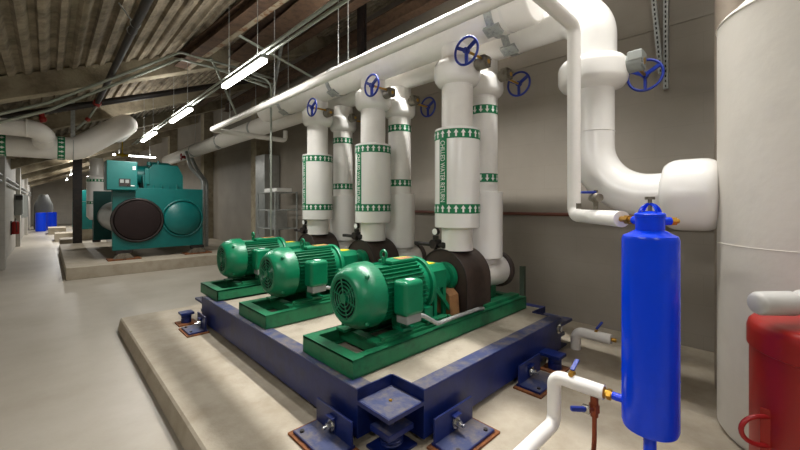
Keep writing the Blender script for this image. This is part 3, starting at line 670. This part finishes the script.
m = MB(); m.prism([(1.75,1.98),(2.62,1.98),(2.62,2.35),(2.5,2.62),(1.95,2.62),(1.72,2.3)], (0,11.15,0), (1,0,0), (0,0,1), (0,.6,0)); m.bb(1.76,1.86,11.1,11.2,2.1,2.5,.01); m.build('compressor_housing', M_teal, r, 20)
m = MB(); m.tube(fil([(1.7,11.9,1.6),(1.7,11.9,2.5),(2.4,11.9,2.5)],.3), .16, 20); m.tube(fil([(2.5,12.2,1.6),(2.5,12.2,2.4),(2.2,11.6,2.4)],.2), .13, 20); m.build('refrigerant_pipe', M_teal, r)
m = MB(); m.bb(1.5,2.6,11.2,11.7,1.6,2.0); m.build('saddle', M_black, r)
m = MB()
for k in range(6): m.cyl((1.6+.17*k,11.05,2.0),(1.6+.17*k,11.05,2.08+.05*(k%2)),.02,seg=8)
m.cyl((2.1,11.4,2.6),(2.1,11.4,2.74),.03); m.cyl((1.9,11.4,2.6),(1.9,11.4,2.7),.05)
m.build('fitting', M_teal, r)
for x, lab in ((1.15,'spring mount under the left corner of the chiller'),(2.75,'spring mount under the right corner of the chiller')):
    q = thing('chiller_mount', (x+.15,CY+.05,.26), lab+' on the raised pad', 'spring mount', 'mounts under the chiller')
    m = MB(); m.bb(x-.15,x+.5,CY-.2,CY+.2,.26,.29,.005); m.build('base_plate', M_rust, q)
    m = MB(); m.prism([(-.2,0),(.2,0),(.1,.12),(-.1,.12)], (x+.17,CY-.12,.29), (1,0,0), (0,0,1), (0,.24,0)); m.build('housing', M_gear, q)
    m = MB(); m.bb(x+.02,x+.34,CY-.06,CY+.1,.41,.478,.005); m.build('foot', M_black, q)
m = MB(); m.tube(fil([(3.05,12.6,3.2),(3.1,12.3,2.7),(3.35,12.0,2.3),(3.35,12.0,.26)],.3), .05, 12)
tag(m.build('conduit', M_galv), 'silver flexible conduit curving down right of the chiller, nearer one', 'conduit', 'conduits beside the chiller')
m = MB(); m.tube(fil([(3.3,13.0,3.08),(3.4,12.8,2.7),(3.6,12.5,2.3),(3.6,12.5,.26)],.3), .05, 12)
tag(m.build('conduit', M_galv), 'silver flexible conduit curving down right of the chiller, nearer the wall', 'conduit', 'conduits beside the chiller')

# dark column and equipment behind the chiller
m = MB(); m.bb(.62,.86,16.9,16.93,0,3.6); m.bb(.62,.86,17.15,17.18,0,3.6); m.bb(.72,.76,16.93,17.15,0,3.6)
tag(m.build('steel_column', M_black), 'dark rusty steel column left of the chiller', 'column')
r = thing('far_riser', (1.3,17.6,0), 'white upright pipe with green bands behind the dark column', 'pipe')
m = MB(); m.lathe([(0,1.0),(.2,1.02),(.29,1.15),(.29,2.6),(.2,2.66),(.2,3.3),(0,3.3)], (1.3,17.6,0)); m.build('pipe', M_white, r)
for z in (2.42, 1.6):
    m = MB(); band(m, 1.3, 17.6, .29, z, z+.1, True, 18); m.build('arrow_band', [M_greenlab, M_whitelab], r)
MB().cyl((1.3,17.6,0),(1.3,17.6,1.05),.12).build('stand', M_black, r)
m = MB(); m.lathe([(0,0),(.15,0),(.15,3.1),(0,3.1)], (1.75,17.8,0)); tag(m.build('pipe', M_white), 'plain white upright pipe beside the far banded one', 'pipe')
r = thing('chiller', (1.9,22,.0), 'distant teal chiller half hidden behind the dark column', 'chiller')
MB().bb(.75,2.4,20.9,21.0,.5,1.7,.01).build('tube_sheet', M_teal, r)
m = MB(); m.cyl((1.3,21.0,1.1),(1.3,24,1.1),.4); m.build('shell', M_teal, r)
MB().bb(.9,2.2,21.2,23.5,0,.6).build('plinth', M_pad, r)
MB().bb(.95,1.5,21,21.6,1.72,2.2,.02).build('control_panel', M_teal, r)

# far end: blue drums, grey hopper
for k, (x, y, lab) in enumerate(((-.3,30.0,'left blue plastic drum at the far end of the aisle'),(.16,31.2,'right blue plastic drum at the far end of the aisle'))):
    m = MB(); m.lathe([(0,0),(.22,0),(.24,.03),(.24,.3),(.255,.32),(.24,.34),(.24,.62),(.255,.64),(.24,.66),(.24,1.05),(.21,1.1),(0,1.1)], (x,y,0)); tag(m.build('drum', M_blue), lab, 'drum', 'blue drums')
m = MB(); m.lathe([(0,0),(.45,0),(.45,1.5),(.2,2.2),(0,2.2)], (-.2,32.5,0)); tag(m.build('hopper', mat('hopper_grey', s(92,94,92), .6)), 'grey cone-topped vessel behind the blue drums', 'vessel')

# left wall fittings
r = thing('fire_extinguisher', (XL+.11,17.2,.62), 'red fire extinguisher hung on the left wall', 'fire extinguisher')
m = MB(); m.lathe([(0,.62),(.08,.62),(.09,.64),(.09,.98),(.07,1.03),(.03,1.05),(0,1.05)], (XL+.11,17.2,0), (0,0,1), 24); m.build('cylinder', M_red, r)
m = MB(); m.cyl((XL+.11,17.2,1.05),(XL+.11,17.2,1.1),.02); m.bar((XL+.1,17.26,1.11),(XL+.12,17.05,1.13),.02,.015); m.build('valve_head', M_black, r)
m = MB(); m.tube(fil([(XL+.11,17.13,1.08),(XL+.13,17.0,1.02),(XL+.15,17.06,.7)],.05), .012, 8); m.build('hose', M_black, r)
MB().bb(XL,XL+.03,17.17,17.23,.6,1.05).build('wall_bracket', M_black, r)
r = thing('electrical_panel', (XL+.1,19.4,1.1), 'grey electrical cabinet on the left wall past the extinguisher', 'electrical panel')
MB().bb(XL+.003,XL+.2,18.9,19.8,1.2,1.95,.01).build('enclosure', M_greybox, r)
MB().bb(XL+.2,XL+.212,18.95,19.75,1.25,1.9,.004).build('door', M_greybox, r)
m = MB(); m.bb(XL+.04,XL+.22,18.7,18.85,1.75,1.9,.01); m.build('switch_box', M_black, r)
r = thing('electrical_panel', (XL+.1,23.4,.9), 'second grey cabinet farther along the left wall', 'electrical panel')
MB().bb(XL+.003,XL+.2,22.9,24.,1.0,2.0,.01).build('enclosure', M_greybox, r); MB().bb(XL+.2,XL+.212,22.95,23.95,1.05,1.95,.004).build('door', M_greybox, r)
for z, lab in ((2.3,'upper'),(2.15,'lower')):
    tag(MB().cyl((XL+.06,9,z),(XL+.06,34,z),.03).build('wall_conduit', M_galv), '%s grey conduit running along the left wall' % lab, 'conduit', 'conduits on the left wall')

# cross pipe at left: big insulated line with green bands
r = thing('overhead_main', (.2,9,2.45), 'thick white overhead pipe with green bands bending upward at left', 'pipe')
PR = .205
MB().tube(fil([(XL,9.0,2.61),(.38,9.0,2.61),(1.14,9.0,3.22),(1.14,10.5,3.22)], [.35,.3], 10), PR, 36).build('pipe', M_white2, r)
def xband(x, w):
    m = MB(); m.lathe([(PR+.003,x),(PR+.003,x+w)], (0,9.0,2.61), (1,0,0), 40)
    m.mi = 1
    for k in range(16):
        a = 2*PI*k/16; q = [(-.35,-.13),(.0,-.13),(.0,-.3),(.38,0),(.0,.3),(.0,.13),(-.35,.13)]
        vs = []
        for i, j in q:
            t = a+j*2*PI/16; vs.append(V((x+w/2+i*w, 9.0+(PR+.007)*math.cos(t), 2.61+(PR+.007)*math.sin(t))))
        m.raw(vs, [list(range(len(vs)))])
    m.build('arrow_band', [M_greenlab, M_whitelab], r)
xband(-.6,.1); xband(.12,.1)
m = MB(); m.torus((.33,9,2.61),(1,0,0),PR+.004,.006,36,6); m.bb(.3,.36,8.97,9.03,2.8,roofz(.33)); m.build('hanger', M_galv, r)
r = thing('overhead_branch', (-.3,8.5,2.6), 'shorter white pipe elbow from the left edge beside the thick overhead pipe', 'pipe')
MB().tube(fil([(XL,8.38,2.82),(-.06,8.38,2.82),(-.06,8.77,2.66)], .2, 10), .14, 30).build('pipe', M_white2, r)
m = MB(); m.torus((-.06,8.55,2.75),(0,1,-.4),.143,.012,30,8); m.torus((-.25,8.38,2.82),(1,0,0),.141,.01,30,8); m.build('collar', M_white2, r)

# sprinkler lines
r = thing('sprinkler_pipe', (.62,5,3.3), 'black sprinkler main under the roof with red fitting', 'pipe')
MB().cyl((.62,-2.9,3.37),(.62,8.3,3.37),.037).build('pipe', M_black, r)
m = MB(); m.cyl((.62,8.2,3.37),(.62,8.4,3.37),.055); m.sphere((.62,8.3,3.37),.062); m.build('red_fitting', M_red, r)
m = MB()
for y in (4.4, 4.6): m.torus((.62,y,3.38),(0,1,0),.042,.005,20,6)
m.cyl((.62,4.5,3.42),(.5,4.5,3.58),.008,seg=8); m.build('hanger', M_galv, r)
r = thing('sprinkler_branch', (1.2,8.3,3.3), 'black sprinkler branch crossing under the sloping roof', 'pipe')
MB().cyl((-.8,8.34,2.83),(3.4,8.34,4.45),.055).build('pipe', M_black, r)
m = MB(); m.cyl((-.08,8.3,3.1),(-.06,8.3,2.93),.035); m.sphere((-.06,8.3,2.98),.05); m.build('red_fitting', M_red, r)
m = MB(); m.tube([(.62,8.3,3.33),(.5,8.38,3.08),(.35,8.42,2.9)], .02, 10); v = m.build('drop', M_cond, r)
m = MB(); m.sphere((.5,8.38,3.08),.04); m.build('red_elbow', M_red, v)

# conduits on the ceiling
for k, (dz, dy) in enumerate(((0,0),(-.09,.03))):
    m = MB(); m.tube(fil([(-.85,6.3+dy,2.42+dz),(.0,6.3+dy,2.86+dz),(1.42,6.2+dy,3.87+dz),(2.3,6.15+dy,3.83+dz),(2.9,6.15+dy,3.8+dz)], .15, 6), .019, 12)
    tag(m.build('conduit', M_cond), '%s of two pale conduits climbing the roof slope across the room' % ('upper','lower')[k], 'conduit', 'conduits climbing the roof slope')
for k, dx in enumerate((0,.08)):
    tag(MB().cyl((1.62+dx,1.3,3.2+dx*.2),(1.62+dx,12,3.2+dx*.2),.016,seg=10).build('conduit', M_cond), '%s of two straight conduits running above the strip lights' % ('left','right')[k], 'conduit', 'conduits above the strip lights')
m = MB(); m.tube(fil([(2.1,5.6,3.62),(2.51,5.5,3.52),(2.51,5.5,PZ)], .15), .016, 10)
tag(m.build('conduit', M_cond), 'pale conduit dropping to the floor left of the farthest riser', 'conduit')

# steel purlins and braces
def steel(p0, p1, w, h, m_, label, bolts=True):
    m = MB(); p0, p1 = V(p0), V(p1); d, u, nn = frame(p1-p0)
    m.bar(p0+nn*(h/2), p1+nn*(h/2), w, .014); m.bar(p0-nn*(h/2), p1-nn*(h/2), w, .014); m.bar(p0, p1, .014, h)
    tag(m.build('steel_beam', m_), label, 'steel beam', 'roof steel')
steel((1.55,6.8,roofz(1.55)-.12), (2.0,2.6,roofz(2.0)-.12), .16, .16, M_brownsteel, 'broad brown steel beam under the roof above the first strip light')
steel((1.66,6.9,roofz(1.66)-.2), (2.12,2.6,roofz(2.12)-.2), .07, .1, M_lightbeam, 'pale rust-stained beam beside the broad brown one')
steel((2.45,7,roofz(2.45)-.14), (2.45,.5,roofz(2.45)-.14), .28, .16, M_brownsteel, 'dark brown beam above the headers, right of the pale one')
steel((3.25,12,roofz(3.25)-.14), (3.25,.5,roofz(3.25)-.14), .16, .2, M_brownsteel, 'dark beam over the rear header')
steel((4.0,12,roofz(4.0)-.5), (4.0,.5,roofz(4.0)-.5), .16, .2, M_brownsteel, 'dark beam high up near the right wall')
steel((3.6,4.6,3.6), (3.6,4.6,roofz(3.6)-.1), .1, .1, M_black, 'dark upright steel post between roof and rear header')
def brace(p0, p1, label): tag(MB().cyl(p0, p1, .02, seg=10).build('brace', M_cond), label, 'brace', 'diagonal roof braces')
brace((1.9,5.2,3.95), (3.3,5.2,3.58), 'long thin grey brace sloping down right above the first light')
brace((2.0,6.6,3.9), (2.5,5.6,3.45), 'lower thin brace crossing behind the first strip light')
brace((1.85,6.2,3.9), (2.8,7.6,3.3), 'short brace near the bend of the pale conduits')
m = MB(); m.bar((3.1,6.3,roofz(3.1)-.04),(3.1,6.75,3.6),.05,.05); tag(m.build('strut_channel', M_galv), 'slanted grey strut hanging above the far end of the front header', 'strut channel')

# strip lights
UP = .35
def light(x, y0, y1, z, label, cross=False, power=60, tilt=0., spread=PI):
    c = V(((x, (y0+y1)/2, z))); L = y1-y0
    def bx(m, a, w, h0, h1, bev=0):
        if cross: return m.bb(c.x-a, c.x+a, c.y-w, c.y+w, z+h0, z+h1, bev)
        return m.bb(c.x-w, c.x+w, c.y-a, c.y+a, z+h0, z+h1, bev)
    r = thing('strip_light', (c.x,c.y,z), label, 'strip light', 'fluorescent strip lights')
    bx(MB(), L/2, .04, .03, .07, .006).build('housing', M_greybox, r)
    bx(MB(), L/2-.01, .034, -.012, .03, .012).build('diffuser', M_lamp, r)
    m = MB()
    for sg in (-1, 1):
        q = c + (V((sg*L*.35,0,0)) if cross else V((0,sg*L*.35,0)))
        m.cyl(q+V((0,0,.07)), V((q.x,q.y,roofz(q.x)-.01)), .004, seg=6)
    m.build('suspension', M_galv, r)
    for nm, e, rx, dz in (('strip_lamp', power, 0, -.02), ('strip_uplight', power*UP*(tilt==0)*(z<4)+.01, PI, .075)):
        ld = bpy.data.lights.new(nm, 'AREA'); ld.shape = 'RECTANGLE'; ld.size = L if cross else .07; ld.size_y = .07 if cross else L
        ld.energy = e; ld.spread = spread if rx == 0 else PI; ld.color = (1,.98,.94)
        lo = bpy.data.objects.new(nm, ld); C.objects.link(lo); lo.location = (c.x,c.y,z+dz); lo.rotation_euler = (rx,tilt,0) if rx == 0 else (rx,0,0)
    return r
P0 = 18
light(1.6, 3.65, 4.86, 3.07, 'nearest and brightest strip light hung above the pumps', power=P0*1.1)
light(1.6, 6.34, 7.6, 3.07, 'second strip light along the row, left of the first', power=P0*1.2)
light(1.6, 8.95, 10.4, 3.07, 'third small strip light farther along the row', power=P0*2.3)
light(2.1, 14.4, 15.6, 3.2, 'distant strip light set crosswise above the chiller', True, power=P0*2)
# a second row hangs high above the headers, tilted lamps low over the aisle are added as front fill; both out of the picture
for k, y in enumerate((-2.2, -.7, .8, 2.3)): light(2.75, y, y+1.4, 4.4, ('rearmost','third','second','foremost')[k]+' strip light of the high row above the headers, out of the picture', power=P0*(.7,.9,1.9,3.3)[k], spread=math.radians(106))
light(-.45, -2.2, -1.0, 2.85, 'added fill light tilted over the aisle behind the viewer, out of the picture', power=P0*1.7, tilt=-.95)
light(-.45, .9, 2.1, 2.85, 'added fill light tilted over the aisle beside the viewer, out of the picture', power=P0*1.3, tilt=-.95)
for k, y in enumerate((20, 26, 32)): light(.9, y, y+1.4, 3.2, 'aisle strip light at the far end, %s' % ('first','second','third')[k], power=P0*6)

# shelving cage, duct, cabinet by the right wall
r = thing('wire_shelving', (4.15,8.6,0), 'grey wire shelf unit standing by the right wall behind the farthest pump', 'shelf')
X0, X1, Y0, Y1 = 3.85, 4.4, 8.2, 9.2
for x in (X0, X1):
    for y in (Y0, Y1): MB().bb(x-.015,x+.015,y-.015,y+.015,0,1.9).build('post', M_galv, r)
for z in (.5, 1.0, 1.45, 1.88):
    m = MB()
    for x in (X0, X1): m.cyl((x,Y0,z),(x,Y1,z),.01,seg=8)
    for y in (Y0, Y1): m.cyl((X0,y,z),(X1,y,z),.01,seg=8)
    for k in range(1,14): m.cyl((X0,Y0+(Y1-Y0)*k/14,z),(X1,Y0+(Y1-Y0)*k/14,z),.004,seg=6)
    m.build('shelf', M_galv, r)
tag(MB().bb(3.95,4.35,8.35,9.05,1.9,1.99,.01).build('cardboard_tray', M_whitelab), 'flat white box lying on top of the wire shelf', 'box')
tag(MB().bb(4.0,4.3,8.5,8.95,1.01,1.42,.006).build('metal_box', M_alum), 'silver box on a middle level of the wire shelf', 'box')
tag(MB().bb(4.2,4.63,9.6,10.2,0,2.95,.01).build('duct', M_alum), 'upright silver sheet metal duct behind the wire shelf', 'duct')
r = thing('electrical_panel', (4.5,7.3,1.4), 'small grey electrical box on the right wall beside the farthest riser', 'electrical panel')
MB().bb(4.45,4.65,7.0,7.5,1.5,2.2,.01).build('enclosure', M_greybox, r); MB().bb(4.44,4.45,7.03,7.47,1.53,2.17).build('door', M_greybox, r)
m = MB(); m.tube([(4.618,7.9,4.4),(4.618,7.9,3.2),(4.618,8.0,2.7),(4.618,8.0,0)], .03, 10); tag(m.build('conduit', M_cond), 'pale conduit running down the right wall behind the wire shelf', 'conduit')
m = MB(); m.sphere((1.55,13.2,3.02),.06); m.cyl((1.4,13.2,3.02),(1.7,13.2,3.02),.03); m.cyl((1.55,13.2,3.02),(1.55,13.2,roofz(1.55)),.015); tag(m.build('valve', M_yellow), 'small yellow valve near the crosswise light', 'valve')

# ------------------------------------------------------------------ world, camera, view
w = bpy.data.worlds.new('World'); scene.world = w; w.use_nodes = True
w.node_tree.nodes['Background'].inputs[0].default_value = (.6,.6,.6,1); w.node_tree.nodes['Background'].inputs[1].default_value = .05
cd = bpy.data.cameras.new('camera'); cd.sensor_width = 36; cd.lens = 364/800*36; cd.shift_y = -21/800; cd.clip_start = .05; cd.clip_end = 200
co = bpy.data.objects.new('camera', cd); C.objects.link(co); co.location = (0,0,H); co.rotation_euler = (PI/2, 0, -A); scene.camera = co
scene.view_settings.view_transform = 'Standard'; scene.view_settings.look = 'None'
scene.view_settings.gamma = 1; scene.view_settings.use_curve_mapping = False; scene.view_settings.exposure = .42
